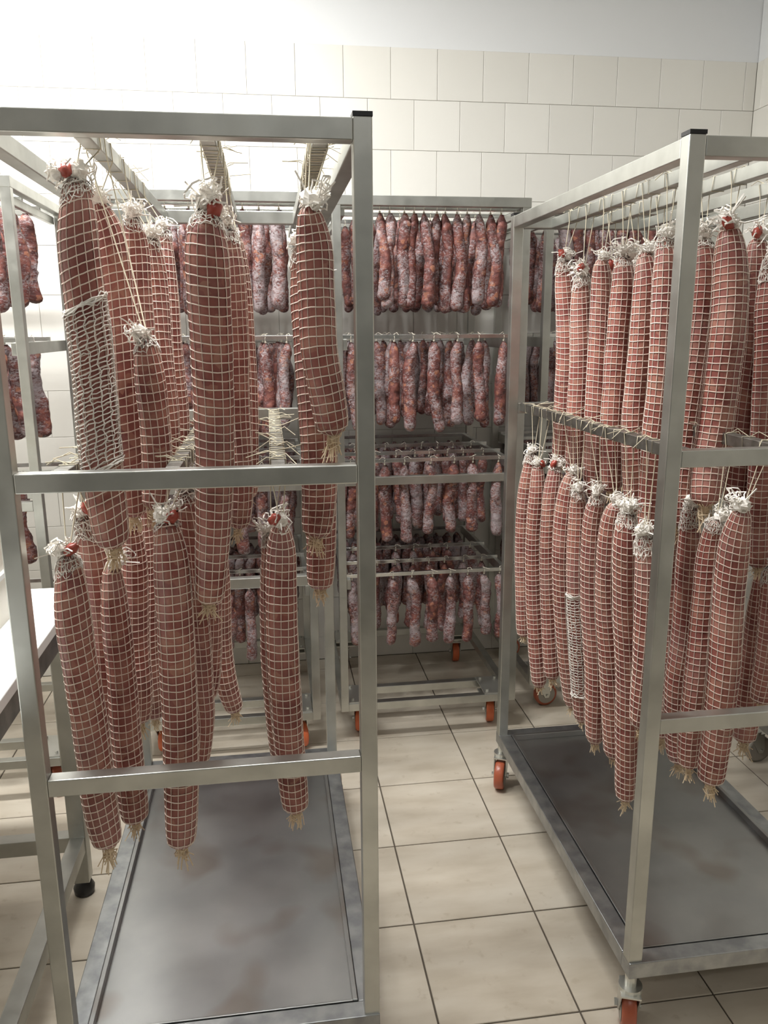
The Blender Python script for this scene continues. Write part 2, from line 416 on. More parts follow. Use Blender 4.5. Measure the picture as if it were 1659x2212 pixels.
RK['C'] = rack(*RACKS['C'][:5], M['brick'], [2.2, .3, 2.6, .3])
RK['D'] = rack(*RACKS['D'][:5], M['orange'], [.15, .1, 2.9, .1])
RK['E'] = rack(*RACKS['E'][:5], M['orange'], [.18, .1, .2, .1])
RK['F'] = rack(*RACKS['F'][:5], M['brick'], [1.45, 1.4, .2, .1])

# ------------------------------------------------------------------ thin dried sausages
def sausage_mesh(i, mat):
    r_ = random.Random(100+i); L = .30; R = .0195; nseg = 16; nr = 34
    bend = r_.uniform(-.013, .013); bend2 = r_.uniform(-.008, .008); v = []; f = []
    for a in range(nr+1):
        t = a/nr; t = t if t < .85 else .85 + .15*math.sin((t-.85)/.15*math.pi/2); z = -t*L
        e = min(1, math.sin(min(t/.13, 1)*math.pi/2)**.9 + .12*(t < .01)); e2 = math.sqrt(max(0, 1-max(0, (t-.935)/.065)**2))
        rad = R*(.22+.78*e)*max(e2, .03)*(1+.08*math.sin(t*5+i)) * (.93+.1*t)
        cx = bend*math.sin(t*math.pi) + (.004*math.sin(t*9+i)); cy = bend2*math.sin(t*math.pi)
        for j in range(nseg):
            an = 2*math.pi*j/nseg
            q = Vector((math.cos(an), math.sin(an), 0))
            nn = noise.noise(Vector((q.x*1.3+i*7, q.y*1.3, z*38)))*.20 + noise.noise(Vector((q.x*4+i, q.y*4, z*90)))*.12
            v.append((cx+q.x*rad*(1+nn), cy+q.y*rad*(1+nn), z))
    for a in range(nr):
        for j in range(nseg): f.append((a*nseg+j, a*nseg+(j+1) % nseg, (a+1)*nseg+(j+1) % nseg, (a+1)*nseg+j))
    f.append(tuple(range(nseg))); f.append(tuple(nr*nseg+j for j in reversed(range(nseg))))
    me = bpy.data.meshes.new('sausage_body'); me.from_pydata(v, [], f[::1]); me.materials.append(mat)
    me.polygons.foreach_set('use_smooth', [True]*len(me.polygons)); me.update(); return me
SM = {k: [sausage_mesh(i + (0 if k == 'red_sausage' else 6), M[k]) for i in range(6)] for k in ('red_sausage', 'mould_sausage')}
def loop_mesh(i):
    r_ = random.Random(i); mb = MB()
    h = .006; w = .0085
    mb.tube([(0, 0, -h-.012), (.001, -w, -h+.006), (0, -w, 0), (.0, 0, .0095), (0, w, 0), (-.001, w, -h+.006), (0, 0, -h-.012)], .0009, 4)
    mb.tube([(0, 0, .0095), (r_.uniform(-.012, .012), -.012, .014), (r_.uniform(-.025, .025), -.018, .006)], .0008, 4)
    for k in range(3): mb.cyl((0, 0, -h-.010+k*.002), (0, 0, 1), .0035, .0015, 8)
    return mb.mesh('string_loop', M['cord'], True)
LM = [loop_mesh(i) for i in range(5)]
ORD = ['first','second','third','fourth','fifth','sixth','seventh','eighth','ninth','tenth','eleventh','twelfth','thirteenth','fourteenth','fifteenth','sixteenth']
SN = ['front', 'middle', 'rear']
def place_sausages(key, ti, si, xs, length):
    x0, x1, y0, dep, lab, short = RACKS[key]
    tier, z = TIERS[ti]; y = y0 + STICK_Y[si] - (.03 if ti else 0)
    zs = (z if ti else 1.985-.030)
    for n, x in enumerate(xs):
        mould = rng.random() < (.22 if ti == 0 else .5)
        kind = 'mould_sausage' if mould else 'red_sausage'
        desc = 'white-moulded' if mould else 'dark red'
        label = f'{desc} sausage, {ORD[n]} from left, {SN[si]} stick, {tier} tier, {short}'; grp = f'thin sausages on the {tier} tier of the {short}'
        t = thing('dried_sausage', (x, y, zs), label, 'sausage', grp)
        s = length*rng.uniform(.9, 1.06)/.30; w = rng.uniform(.95, 1.12) * (1.45 if key == 'C' else 1.06 if ti == 0 else 1.0)
        b = obj('sausage_body', rng.choice(SM[kind]), t); b.location = (0, 0, -.018); b.scale = (w, w, s)
        b.rotation_euler = (rng.uniform(-.04, .04), rng.uniform(-.08, .08), rng.uniform(0, 6.28))
        l = obj('string_loop', rng.choice(LM), t); l.location = (0, 0, 0); l.scale = (rng.choice((-1, 1)), 1, 1)
def spread(a, b, n, j=.006): return [a + (b-a)*(k+.5)/n + rng.uniform(-j, j) for k in range(n)]
LEN = [.315, .31, .285, .27]
EX = [[0.3928, 0.4264, 0.4778, 0.5117, 0.5458, 0.5913, 0.6207, 0.6617, 0.6978, 0.7424, 0.7805, 0.8188], [0.2849, 0.4363, 0.5029, 0.5782, 0.6626, 0.7391, 0.83], [0.2764, 0.4006, 0.4727, 0.5696, 0.6569, 0.7272, 0.8229], [0.2755, 0.43, 0.501, 0.5796, 0.648, 0.7149, 0.7786, 0.839]]
CNT = {'C': [(8, 8, 8), (7, 7, 6), (5, 4, 0), (4, 3, 0)],
       'D': [(9, 9, 8), (8, 8, 6), (7, 7, 5), (7, 6, 0)],
       'E': [(0, 10, 9), (0, 8, 8), (0, 8, 8), (0, 8, 7)],
       'F': [(10, 9, 7), (7, 6, 0), (3, 0, 0), (3, 0, 0)]}
for key in 'CDEF':
    x0, x1 = RACKS[key][:2]
    for ti in range(4):
        for si in range(3):
            n = CNT[key][ti][si]
            if key == 'E' and si == 0: xs = EX[ti]
            elif n == 0: continue
            else: xs = spread(x0+.045, x1-(.030 if key == 'C' and si else .045), n, .012 if key != 'C' else .004)
            place_sausages(key, ti, si, xs, LEN[ti])

# the crowded last rows against the back, seen only as slivers between the ones in front: past 300 of a kind, one object
pack = MB()
for key in 'DEF':
    x0, x1, y0, dep, lab, short = RACKS[key]
    for ti in range(4):
        y = y0 + dep - .045; z = (TIERS[ti][1]-.010 if ti else 1.985-.030)
        for x, yo in [(q, 0) for q in spread(x0+.035, x1-.035, 12, .004)] + ([(q, -.060) for q in spread(x0+.05, x1-.05, 13, .004)] if ti > 0 else []) + ([(q, -.13) for q in spread(x0+.04, x1-.05, 12, .004)] if ti > 1 else [])+ ([(q, -.20) for q in spread(x0+.045, x1-.045, 13, .004)] if ti > 1 else []):
            me = rng.choice(SM['mould_sausage']); n = len(pack.v); k = LEN[ti]/.30
            pack.v += [(v.co.x*1.05+x, v.co.y*1.05+y+yo, v.co.z*k+z-.018) for v in me.vertices]
            pack.f += [tuple(n+i for i in p.vertices) for p in me.polygons]
        for y_ in (y,):
            bar(RK[key], 'stick', (x0+.0155, y-.0065, z), (x1-.0155, y+.0065, z+.014), M['stick'], .001)
pk = pack.build('sausage_rows', M['mould_sausage'], None, True)
pk['kind'] = 'stuff'; pk['label'] = 'rearmost crowded rows of thin sausages deep inside the back racks'; pk['category'] = 'sausages'

# ------------------------------------------------------------------ netted salami
def catmull(P, R, step):
    P = [Vector(p) for p in P]; out = []; rad = []
    Q = [P[0]*2-P[1]] + P + [P[-1]*2-P[-2]]; S = [R[0]] + list(R) + [R[-1]]
    for i in range(1, len(Q)-2):
        n = max(2, int(round((Q[i+1]-Q[i]).length/step*1.0)))
        for k in range(n):
            t = k/n; a, b, c, d = Q[i-1], Q[i], Q[i+1], Q[i+2]
            out.append(.5*((2*b)+(c-a)*t+(2*a-5*b+4*c-d)*t*t+(3*b-a-3*c+d)*t**3))
            ra, rb, rc, rd = S[i-1], S[i], S[i+1], S[i+2]
            rad.append(.5*((2*rb)+(rc-ra)*t+(2*ra-5*rb+4*rc-rd)*t*t+(3*rb-ra-3*rc+rd)*t**3))
    out.append(P[-1]); rad.append(R[-1]); return out, rad
def resample(P, R, step):
    L = [0]
    for a, b in zip(P, P[1:]): L.append(L[-1]+(b-a).length)
    n = max(8, int(L[-1]/step)); n += n % 2
    o = []; r = []; k = 0
    for i in range(n+1):
        s = L[-1]*i/n
        while k < len(L)-2 and L[k+1] < s: k += 1
        t = (s-L[k])/max(L[k+1]-L[k], 1e-9); o.append(P[k].lerp(P[k+1], t)); r.append(R[k]*(1-t)+R[k+1]*t)
    return o, r
NS = 28
def salami_geo(pts, rads, tilt, seed):
    r_ = random.Random(seed)
    P = [Vector(p) for p in pts]
    for i, p in enumerate(P): p.y += .006*math.sin(i*1.7+seed)
    d0 = (P[0]-P[1]).normalized(); d1 = (P[-1]-P[-2]).normalized()
    r0, r1 = rads[0], rads[-1]
    rl = list(rads); rl[0] = min(rl[0]*1.12, rl[1]*.72); rl[-1] = min(rl[-1]*1.42, rl[-2]*.88); r0, r1 = rl[0], rl[-1]
    P = [P[0]+d0*(r0*.8)] + P + [P[-1]+d1*(r1*.55)]; R = [.0045] + rl + [.0045]
    c, rr = catmull(P, R, .012); c, rr = resample(c, rr, .0078)
    n = len(c); ph = r_.uniform(0, 6.28); tw = r_.uniform(-.6, .6)
    tdir = r_.uniform(0, 6.28) if tilt is None else math.pi; ta = r_.uniform(.05, .16) if tilt is None else tilt
    frames = []
    for i in range(n):
        T = (c[min(i+1, n-1)]-c[max(i-1, 0)]).normalized()
        X = T.cross(Vector((0, 1, 0))).normalized(); Y = T.cross(X); frames.append((T, X, Y))
    def pt(i, j, k):     # ring i, segment j, radius factor
        T, X, Y = frames[i]; an = 2*math.pi*j/NS + ph + tw*i/n
        edge = min(1, i/6, (n-1-i)/6)
        lump = 1+.05*noise.noise(Vector((math.cos(an)*1.2+seed, math.sin(an)*1.2, c[i].z*14)))
        r = max(rr[i], .003)*lump*k
        return c[i] + (X*math.cos(an)+Y*math.sin(an))*r + T*(r*math.tan(ta)*math.cos(an-tdir)*edge)
    body = MB()
    for i in range(n):
        for j in range(NS):
            k = 1.0 + (.018 if i % 2 else 0) + (.018 if j % 2 else 0) - .01
            body.v.append(tuple(pt(i, j, k)))
    for i in range(n-1):
        for j in range(NS): body.f.append((i*NS+j, (i+1)*NS+j, (i+1)*NS+(j+1) % NS, i*NS+(j+1) % NS))
    body.f.append(tuple(range(NS))); body.f.append(tuple((n-1)*NS+j for j in reversed(range(NS))))
    net = MB(); TR = .00108
    for i in range(0, n, 2):
        k = 1.022 + r_.uniform(-.004, .004)
        net.tube([pt(i, j, k)+Vector((0, 0, .0006*math.sin(j+i))) for j in range(NS)], TR*1.15, 3, True)
    for j in range(0, NS, 2):
        net.tube([pt(i, j, 1.02 if i % 2 == 0 else 1.035) for i in range(0, n)], TR*.85, 3)
    return body, net, c, rr, frames, pt, n
def bunch_mesh(i):
    r_ = random.Random(500+i); mb = MB(); R = .017
    n0 = 10
    for k in range(16):
        c = Vector((r_.gauss(0, .45), r_.gauss(0, .45), r_.gauss(.1, .45)))*R
        a = Vector((r_.gauss(0, 1), r_.gauss(0, 1), r_.gauss(0, 1))).normalized(); b = a.cross(Vector((.3, .2, 1))).normalized()
        q = R*r_.uniform(.35, .8)
        pts = [c + a*math.cos(t*2*math.pi/11)*q + b*math.sin(t*2*math.pi/11)*q*.8 + Vector((r_.gauss(0, .1), r_.gauss(0, .1), r_.gauss(0, .1)))*R for t in range(11)]
        mb.tube(pts, .0012, 3, True)
    rows, cols = 7, 10; n = len(mb.v)
    for a in range(rows):
        for b in range(cols):
            th = math.pi*(a+.5)/rows; f = 2*math.pi*b/cols; rad = R*.72*(1+.3*r_.uniform(-1, 1))
            mb.v.append((rad*math.sin(th)*math.cos(f), rad*math.sin(th)*math.sin(f), rad*math.cos(th)))
    for a in range(rows-1):
        for b in range(cols): mb.f.append((n+a*cols+b, n+(a+1)*cols+b, n+(a+1)*cols+(b+1) % cols, n+a*cols+(b+1) % cols))
    for k in range(3):
        d = Vector((r_.uniform(-1, 1), r_.uniform(-1, 1), r_.uniform(-.2, .8))).normalized()
        mb.tube([d*R*.6, d*R*1.5, d*R*r_.uniform(1.8, 2.6)+Vector((0, 0, r_.uniform(-.4, .4)*R))], .0012, 3)
    return mb.mesh('net_bunch', M['net_white'], False)
BM = [bunch_mesh(i) for i in range(6)]
def fringe_mesh(i):
    r_ = random.Random(800+i); mb = MB()
    for k in range(22):
        an = r_.uniform(0, 6.28); r0 = .016; L = r_.uniform(.018, .042); o = r_.uniform(.3, 1.2)
        d = Vector((math.cos(an), math.sin(an), 0))
        pts = [d*r0*1.05+Vector((0, 0, .006)), d*.009*o, d*.008*o+Vector((r_.gauss(0, .002), r_.gauss(0, .002), -L*.5)), d*.014*o+Vector((r_.gauss(0, .004), r_.gauss(0, .004), -L))]
        mb.tube(pts, .0011, 3)
    for q in (-.004, -.011, -.017):
        mb.tube([Vector((math.cos(t*.7)*.010*r_.uniform(.8, 1.3), math.sin(t*.7)*.010*r_.uniform(.8, 1.3), q+r_.gauss(0, .002))) for t in range(9)], .001, 3, True)
    n = len(mb.v)
    mb.lathe((0, 0, 0), (0, 0, 1), [(-.014, .004), (-.008, .0075), (0, .007), (.006, .012)], 9)
    return mb.mesh('net_fringe', M['net_cream'], False)
FM = [fringe_mesh(i) for i in range(5)]
def knob_mesh(i):
    r_ = random.Random(900+i); mb = MB(); rows, cols = 7, 9
    for a in range(rows):
        for b in range(cols):
            th = math.pi*(a+.3)/(rows-.4); f = 2*math.pi*b/cols
            rad = .011*(1+.22*noise.noise(Vector((math.sin(th)*math.cos(f)*2+i*5, math.sin(th)*math.sin(f)*2, math.cos(th)*2)))*2)
            mb.v.append((rad*math.sin(th)*math.cos(f), rad*math.sin(th)*math.sin(f), rad*math.cos(th)*1.35))
    for a in range(rows-1):
        for b in range(cols): mb.f.append((a*cols+b, (a+1)*cols+b, (a+1)*cols+(b+1) % cols, a*cols+(b+1) % cols))
    return mb.mesh('casing_end', M['knob'], True)
KM = [knob_mesh(i) for i in range(4)]
SAL = {
 'a1': ([(-0.2992, 1.44, 1.7857), (-0.3008, 1.44, 1.7345), (-0.3036, 1.44, 1.6691), (-0.2987, 1.44, 1.5186), (-0.2965, 1.44, 1.3601), (-0.2909, 1.44, 1.2355), (-0.2894, 1.44, 1.1842)], [0.015, 0.0281, 0.0315, 0.0323, 0.0323, 0.0322, 0.0183], 'A0'),
 'a2': ([(-0.2867, 1.56, 1.764), (-0.2751, 1.56, 1.7109), (-0.2697, 1.56, 1.6145), (-0.2668, 1.56, 1.4813), (-0.2672, 1.56, 1.3426), (-0.27, 1.56, 1.2118)], [0.0148, 0.0274, 0.0287, 0.0293, 0.0281, 0.0161], 'A0'),
 'a3': ([(-0.2502, 1.68, 1.7591), (-0.2489, 1.68, 1.7062), (-0.2485, 1.68, 1.5659), (-0.2426, 1.68, 1.4197), (-0.2414, 1.68, 1.277), (-0.2391, 1.68, 1.2281)], [0.0134, 0.0243, 0.0257, 0.0263, 0.0239, 0.0145], 'A0'),
 'a4': ([(-0.2335, 1.8, 1.7358), (-0.2311, 1.8, 1.6615), (-0.2299, 1.8, 1.5084), (-0.2234, 1.8, 1.3692), (-0.226, 1.8, 1.2666)], [0.0135, 0.0244, 0.0259, 0.0243, 0.0144], 'A0'),
 'a5': ([(-0.222, 1.92, 1.7629), (-0.2222, 1.92, 1.6688), (-0.2204, 1.92, 1.5052), (-0.2151, 1.92, 1.3564), (-0.2166, 1.92, 1.2634)], [0.0134, 0.024, 0.0255, 0.0249, 0.0142], 'A0'),
 'a6': ([(-0.2147, 1.5, 1.5308), (-0.2132, 1.5, 1.4835), (-0.2103, 1.5, 1.3835), (-0.2139, 1.5, 1.2805), (-0.2203, 1.5, 1.2368)], [0.014, 0.025, 0.0262, 0.0249, 0.0138], 'A0'),
 'b1': ([(-0.0939, 1.44, 1.737), (-0.0952, 1.44, 1.6853), (-0.0971, 1.44, 1.5635), (-0.0992, 1.44, 1.4044), (-0.1071, 1.44, 1.2542), (-0.1189, 1.44, 1.1239), (-0.1252, 1.44, 1.0704)], [0.017, 0.0344, 0.0359, 0.0343, 0.0318, 0.0281, 0.0172], 'A1'),
 'b2': ([(-0.0666, 1.6, 1.7333), (-0.0629, 1.6, 1.6668), (-0.0624, 1.6, 1.5296), (-0.0655, 1.6, 1.3869), (-0.0642, 1.6, 1.2569), (-0.0718, 1.6, 1.1712)], [0.013, 0.0237, 0.025, 0.0246, 0.0242, 0.016], 'A1'),
 'b3': ([(-0.059, 1.76, 1.7332), (-0.0548, 1.76, 1.6596), (-0.0501, 1.76, 1.5078), (-0.0503, 1.76, 1.3697), (-0.0554, 1.76, 1.2059)], [0.0124, 0.0222, 0.0227, 0.0231, 0.0144], 'A1'),
 'c1': ([(0.0768, 1.42, 1.7424), (0.0833, 1.42, 1.6922), (0.0859, 1.42, 1.6089), (0.0884, 1.42, 1.5154), (0.1012, 1.42, 1.435), (0.11, 1.42, 1.3815)], [0.0171, 0.0298, 0.031, 0.0307, 0.0303, 0.0182], 'A2'),
 'c2': ([(0.0714, 1.56, 1.6934), (0.0752, 1.56, 1.6144), (0.0839, 1.56, 1.4768), (0.0911, 1.56, 1.3333), (0.0902, 1.56, 1.2218), (0.0831, 1.56, 1.1554)], [0.0172, 0.0288, 0.0329, 0.0345, 0.0332, 0.0186], 'A2'),
 'c3': ([(0.1056, 1.7, 1.6564), (0.1059, 1.7, 1.5078), (0.1052, 1.7, 1.3134), (0.1006, 1.7, 1.1193), (0.0958, 1.7, 1.0003)], [0.0161, 0.029, 0.0307, 0.0315, 0.0186], 'A2'),
 'd1': ([(-0.3696, 1.44, 1.1517), (-0.3677, 1.44, 1.0836), (-0.3667, 1.44, 0.9851), (-0.3597, 1.44, 0.8168), (-0.3542, 1.44, 0.6797), (-0.3445, 1.44, 0.5858)], [0.0158, 0.0285, 0.0306, 0.0314, 0.0312, 0.0181], 'AM0'),
 'd2': ([(-0.3649, 1.58, 1.1989), (-0.3575, 1.58, 1.1218), (-0.3537, 1.58, 0.9961), (-0.3507, 1.58, 0.8557), (-0.3475, 1.58, 0.7571)], [0.0135, 0.0265, 0.0279, 0.0265, 0.0163], 'AM0'),
 'd3': ([(-0.3108, 1.52, 1.1072), (-0.3104, 1.52, 1.025), (-0.3104, 1.52, 0.8901), (-0.3121, 1.52, 0.75), (-0.3072, 1.52, 0.6459), (-0.3065, 1.52, 0.58)], [0.0141, 0.0251, 0.0274, 0.0288, 0.0283, 0.0172], 'AM0'),
 'd4': ([(-0.3096, 1.76, 1.1526), (-0.3115, 1.76, 1.0472), (-0.3202, 1.76, 0.8729), (-0.3202, 1.76, 0.7597), (-0.326, 1.76, 0.6791)], [0.0142, 0.0267, 0.0273, 0.0276, 0.0161], 'AM0'),
 'd5': ([(-0.3031, 1.9, 1.142), (-0.3046, 1.9, 1.0285), (-0.3151, 1.9, 0.8169), (-0.3141, 1.9, 0.6694), (-0.3157, 1.9, 0.613)], [0.0142, 0.0255, 0.0261, 0.0254, 0.0151], 'AM0'),
 'd6': ([(-0.2985, 2.04, 1.1046), (-0.3017, 2.04, 0.9886), (-0.3112, 2.04, 0.8126), (-0.3208, 2.04, 0.6697)], [0.0141, 0.025, 0.0255, 0.0148], 'AM0'),
 'e1': ([(-0.1931, 1.44, 1.2094), (-0.189, 1.44, 1.1449), (-0.1886, 1.44, 1.0196), (-0.1929, 1.44, 0.8419), (-0.199, 1.44, 0.685), (-0.2059, 1.44, 0.5712)], [0.0167, 0.0304, 0.0327, 0.0327, 0.0316, 0.0183], 'AM1'),
 'e2': ([(-0.1739, 1.58, 1.2411), (-0.1697, 1.58, 1.161), (-0.1684, 1.58, 0.9954), (-0.1684, 1.58, 0.8323), (-0.1674, 1.58, 0.748), (-0.1777, 1.58, 0.6681)], [0.0146, 0.0277, 0.0283, 0.028, 0.0244, 0.0148], 'AM1'),
 'e3': ([(-0.15, 1.72, 1.1865), (-0.1503, 1.72, 1.0724), (-0.1524, 1.72, 0.9223), (-0.1589, 1.72, 0.8006), (-0.1682, 1.72, 0.7446)], [0.014, 0.0263, 0.0269, 0.0252, 0.0148], 'AM1'),
 'e4': ([(-0.1355, 1.84, 1.116), (-0.1361, 1.84, 0.9809), (-0.1395, 1.84, 0.8297), (-0.1333, 1.84, 0.7334), (-0.1151, 1.84, 0.6488)], [0.014, 0.0252, 0.0256, 0.0259, 0.0148], 'AM1'),
 'f1': ([(0.0106, 1.46, 1.1909), (0.0105, 1.46, 1.1388), (0.0067, 1.46, 1.0285), (0.0075, 1.46, 0.8949), (0.012, 1.46, 0.7556), (0.0204, 1.46, 0.6081)], [0.0147, 0.027, 0.0292, 0.0298, 0.0286, 0.0179], 'AM2'),
 'f2': ([(-0.0077, 1.6, 1.1413), (-0.0077, 1.6, 1.0399), (-0.0117, 1.6, 0.8754), (-0.0073, 1.6, 0.7249), (-0.0023, 1.6, 0.6358)], [0.0142, 0.026, 0.0265, 0.0251, 0.0152], 'AM2'),
 'g1': ([(0.8415, 2.27, 1.7332), (0.8487, 2.27, 1.6674), (0.8588, 2.27, 1.512), (0.859, 2.27, 1.2972), (0.859, 2.27, 1.1724)], [0.0158, 0.0278, 0.0296, 0.0288, 0.0167], 'B1'),
 'g2': ([(0.8472, 2.15, 1.6856), (0.8509, 2.15, 1.6127), (0.856, 2.15, 1.4636), (0.8502, 2.15, 1.2839), (0.8547, 2.15, 1.1379)], [0.015, 0.0265, 0.0282, 0.0274, 0.0159], 'B1'),
 'g3': ([(0.853, 2.04, 1.7132), (0.8607, 2.04, 1.6444), (0.8645, 2.04, 1.4916), (0.8613, 2.04, 1.2965), (0.8646, 2.04, 1.1188)], [0.0155, 0.0264, 0.028, 0.0286, 0.0165], 'B1'),
 'g4': ([(0.862, 1.93, 1.7157), (0.8674, 1.93, 1.6505), (0.8664, 1.93, 1.4945), (0.8632, 1.93, 1.3092), (0.8677, 1.93, 1.1528)], [0.0147, 0.0273, 0.0289, 0.0295, 0.0168], 'B1'),
 'g5': ([(0.8687, 1.82, 1.7119), (0.8723, 1.82, 1.645), (0.8747, 1.82, 1.4973), (0.8728, 1.82, 1.3218), (0.8838, 1.82, 1.1269)], [0.0149, 0.028, 0.0296, 0.0302, 0.0172], 'B1'),
 'g6': ([(0.8586, 1.7, 1.735), (0.8613, 1.7, 1.6584), (0.8658, 1.7, 1.46), (0.8659, 1.7, 1.2511), (0.866, 1.7, 1.0648)], [0.0149, 0.0272, 0.0289, 0.0297, 0.0173], 'B1'),
 'h1': ([(0.9985, 2.3, 1.708), (1.0033, 2.3, 1.6298), (1.0052, 2.3, 1.4563), (1.005, 2.3, 1.2629), (1.0044, 2.3, 1.1205)], [0.0162, 0.0285, 0.0304, 0.0295, 0.0171], 'B2'),
 'h2': ([(0.9986, 2.15, 1.7163), (1.0013, 2.15, 1.6371), (1.0022, 2.15, 1.462), (0.9977, 2.15, 1.2806), (1.0007, 2.15, 1.1468)], [0.0151, 0.028, 0.0298, 0.029, 0.0174], 'B2'),
 'h3': ([(0.9923, 2.0, 1.7221), (0.9942, 2.0, 1.6312), (0.9936, 2.0, 1.4677), (0.9931, 2.0, 1.261), (0.9924, 2.0, 1.1224)], [0.0153, 0.0273, 0.029, 0.0297, 0.0176], 'B2'),
 'i1': ([(0.9877, 1.78, 1.7363), (0.9919, 1.78, 1.6636), (0.992, 1.78, 1.5078), (0.984, 1.78, 1.3018), (0.9786, 1.78, 1.1666), (0.9823, 1.78, 1.0913)], [0.0179, 0.0318, 0.0346, 0.0343, 0.0326, 0.0193], 'B2'),
 'i2': ([(0.9806, 1.66, 1.7507), (0.986, 1.66, 1.6849), (0.9896, 1.66, 1.5596), (0.9872, 1.66, 1.3792), (0.9788, 1.66, 1.2544), (0.973, 1.66, 1.1691)], [0.0186, 0.0337, 0.0362, 0.0371, 0.0355, 0.0211], 'B2'),
 'i3': ([(1.136, 1.8, 1.7426), (1.1397, 1.8, 1.6652), (1.1436, 1.8, 1.5168), (1.1401, 1.8, 1.3182), (1.1416, 1.8, 1.1335)], [0.0172, 0.0314, 0.0331, 0.0327, 0.0196], 'B3'),
 'i4': ([(1.1314, 1.73, 1.7009), (1.1381, 1.73, 1.6003), (1.1451, 1.73, 1.455), (1.1522, 1.73, 1.2822), (1.1646, 1.73, 1.1017), (1.1717, 1.73, 0.9907)], [0.0166, 0.0316, 0.0332, 0.0328, 0.0313, 0.0193], 'B3'),
 'j1': ([(0.7786, 2.31, 1.1755), (0.7673, 2.31, 1.083), (0.7636, 2.31, 0.9371), (0.7668, 2.31, 0.7565), (0.7718, 2.31, 0.6091)], [0.014, 0.0241, 0.0244, 0.0233, 0.0148], 'BM0'),
 'j2': ([(0.7658, 2.21, 1.1545), (0.7647, 2.21, 1.0746), (0.7634, 2.21, 0.9197), (0.7775, 2.21, 0.7), (0.7947, 2.21, 0.4861)], [0.0135, 0.0231, 0.0248, 0.0268, 0.0158], 'BM0'),
 'j3': ([(0.7861, 2.12, 1.1653), (0.7759, 2.12, 1.086), (0.7749, 2.12, 0.916), (0.7916, 2.12, 0.7178), (0.8046, 2.12, 0.5474)], [0.0143, 0.0236, 0.024, 0.0258, 0.0166], 'BM0'),
 'j4': ([(0.7979, 2.03, 1.1614), (0.7858, 2.03, 1.085), (0.7804, 2.03, 0.9147), (0.8054, 2.03, 0.6669), (0.8358, 2.03, 0.4962)], [0.0138, 0.0252, 0.0256, 0.025, 0.0161], 'BM0'),
 'j5': ([(0.7863, 1.95, 1.132), (0.7922, 1.95, 1.0647), (0.7929, 1.95, 0.8991), (0.8122, 1.95, 0.6722), (0.8321, 1.95, 0.4935)], [0.0133, 0.0231, 0.0248, 0.0241, 0.0155], 'BM0'),
 'j6': ([(0.8012, 1.86, 1.1426), (0.7953, 1.86, 1.0737), (0.8005, 1.86, 0.8897), (0.8195, 1.86, 0.6839), (0.8307, 1.86, 0.4824)], [0.0139, 0.0245, 0.0262, 0.0268, 0.0162], 'BM0'),
 'j7': ([(0.8035, 1.77, 1.135), (0.798, 1.77, 1.0723), (0.8031, 1.77, 0.9076), (0.8254, 1.77, 0.6978), (0.843, 1.77, 0.4906)], [0.0144, 0.0246, 0.0262, 0.0268, 0.0167], 'BM0'),
 'j8': ([(0.7878, 1.66, 1.1415), (0.7874, 1.66, 1.0788), (0.7991, 1.66, 0.934), (0.8182, 1.66, 0.7479), (0.8223, 1.66, 0.5786), (0.8293, 1.66, 0.4341)], [0.0146, 0.0274, 0.0279, 0.0275, 0.0258, 0.0171], 'BM0'),
 'j9': ([(0.7808, 1.55, 1.1134), (0.7906, 1.55, 1.0356), (0.8007, 1.55, 0.8646), (0.8046, 1.55, 0.686)], [0.0148, 0.0269, 0.0286, 0.0177], 'BM0'),
 'k0': ([(1.0184, 1.86, 1.0769), (1.0208, 1.86, 0.9535), (1.0262, 1.86, 0.7226), (1.0228, 1.86, 0.5626), (1.0244, 1.86, 0.4734)], [0.0154, 0.0276, 0.0295, 0.0288, 0.0177], 'BM1'),
 'k1': ([(0.9887, 1.74, 1.129), (0.9938, 1.74, 1.0137), (0.9929, 1.74, 0.8231), (0.9878, 1.74, 0.6748), (1.0029, 1.74, 0.5199), (1.0123, 1.74, 0.4666)], [0.0155, 0.0281, 0.0298, 0.0303, 0.0285, 0.0167], 'BM1'),
 'k2': ([(0.9789, 1.62, 1.1241), (0.9769, 1.62, 1.0486), (0.9718, 1.62, 0.9046), (0.9679, 1.62, 0.7671), (0.9672, 1.62, 0.6126), (0.9698, 1.62, 0.5268)], [0.0156, 0.0273, 0.0288, 0.0304, 0.0287, 0.0168], 'BM1'),
 'k3': ([(0.9603, 1.5, 1.1756), (0.9571, 1.5, 1.1038), (0.9566, 1.5, 0.9807), (0.9559, 1.5, 0.832), (0.9531, 1.5, 0.6776), (0.955, 1.5, 0.5609)], [0.0164, 0.0302, 0.0317, 0.0323, 0.0309, 0.0198], 'BM1'),
 'k4': ([(1.2165, 1.78, 0.9434), (1.2194, 1.78, 0.8692), (1.2226, 1.78, 0.7428), (1.2181, 1.78, 0.587), (1.2092, 1.78, 0.4943)], [0.0164, 0.0295, 0.0324, 0.0329, 0.0197], 'BM2'),
 'k5': ([(1.16, 1.66, 0.9889), (1.166, 1.66, 0.9137), (1.1745, 1.66, 0.7713), (1.1743, 1.66, 0.6616)], [0.0164, 0.0287, 0.0303, 0.0182], 'BM2'),
}
TIER = {'A0': ('upper left bar', 'left trolley'), 'A1': ('upper middle bar', 'left trolley'), 'A2': ('upper right bar', 'left trolley'),
        'AM0': ('lower left bar', 'left trolley'), 'AM1': ('lower middle bar', 'left trolley'), 'AM2': ('lower right bar', 'left trolley'),
        'B1': ('upper left bar', 'right trolley'), 'B2': ('upper middle bar', 'right trolley'), 'B3': ('upper right bar', 'right trolley'),
        'BM0': ('lower left bar', 'right trolley'), 'BM1': ('lower middle bar', 'right trolley'), 'BM2': ('lower right bar', 'right trolley')}
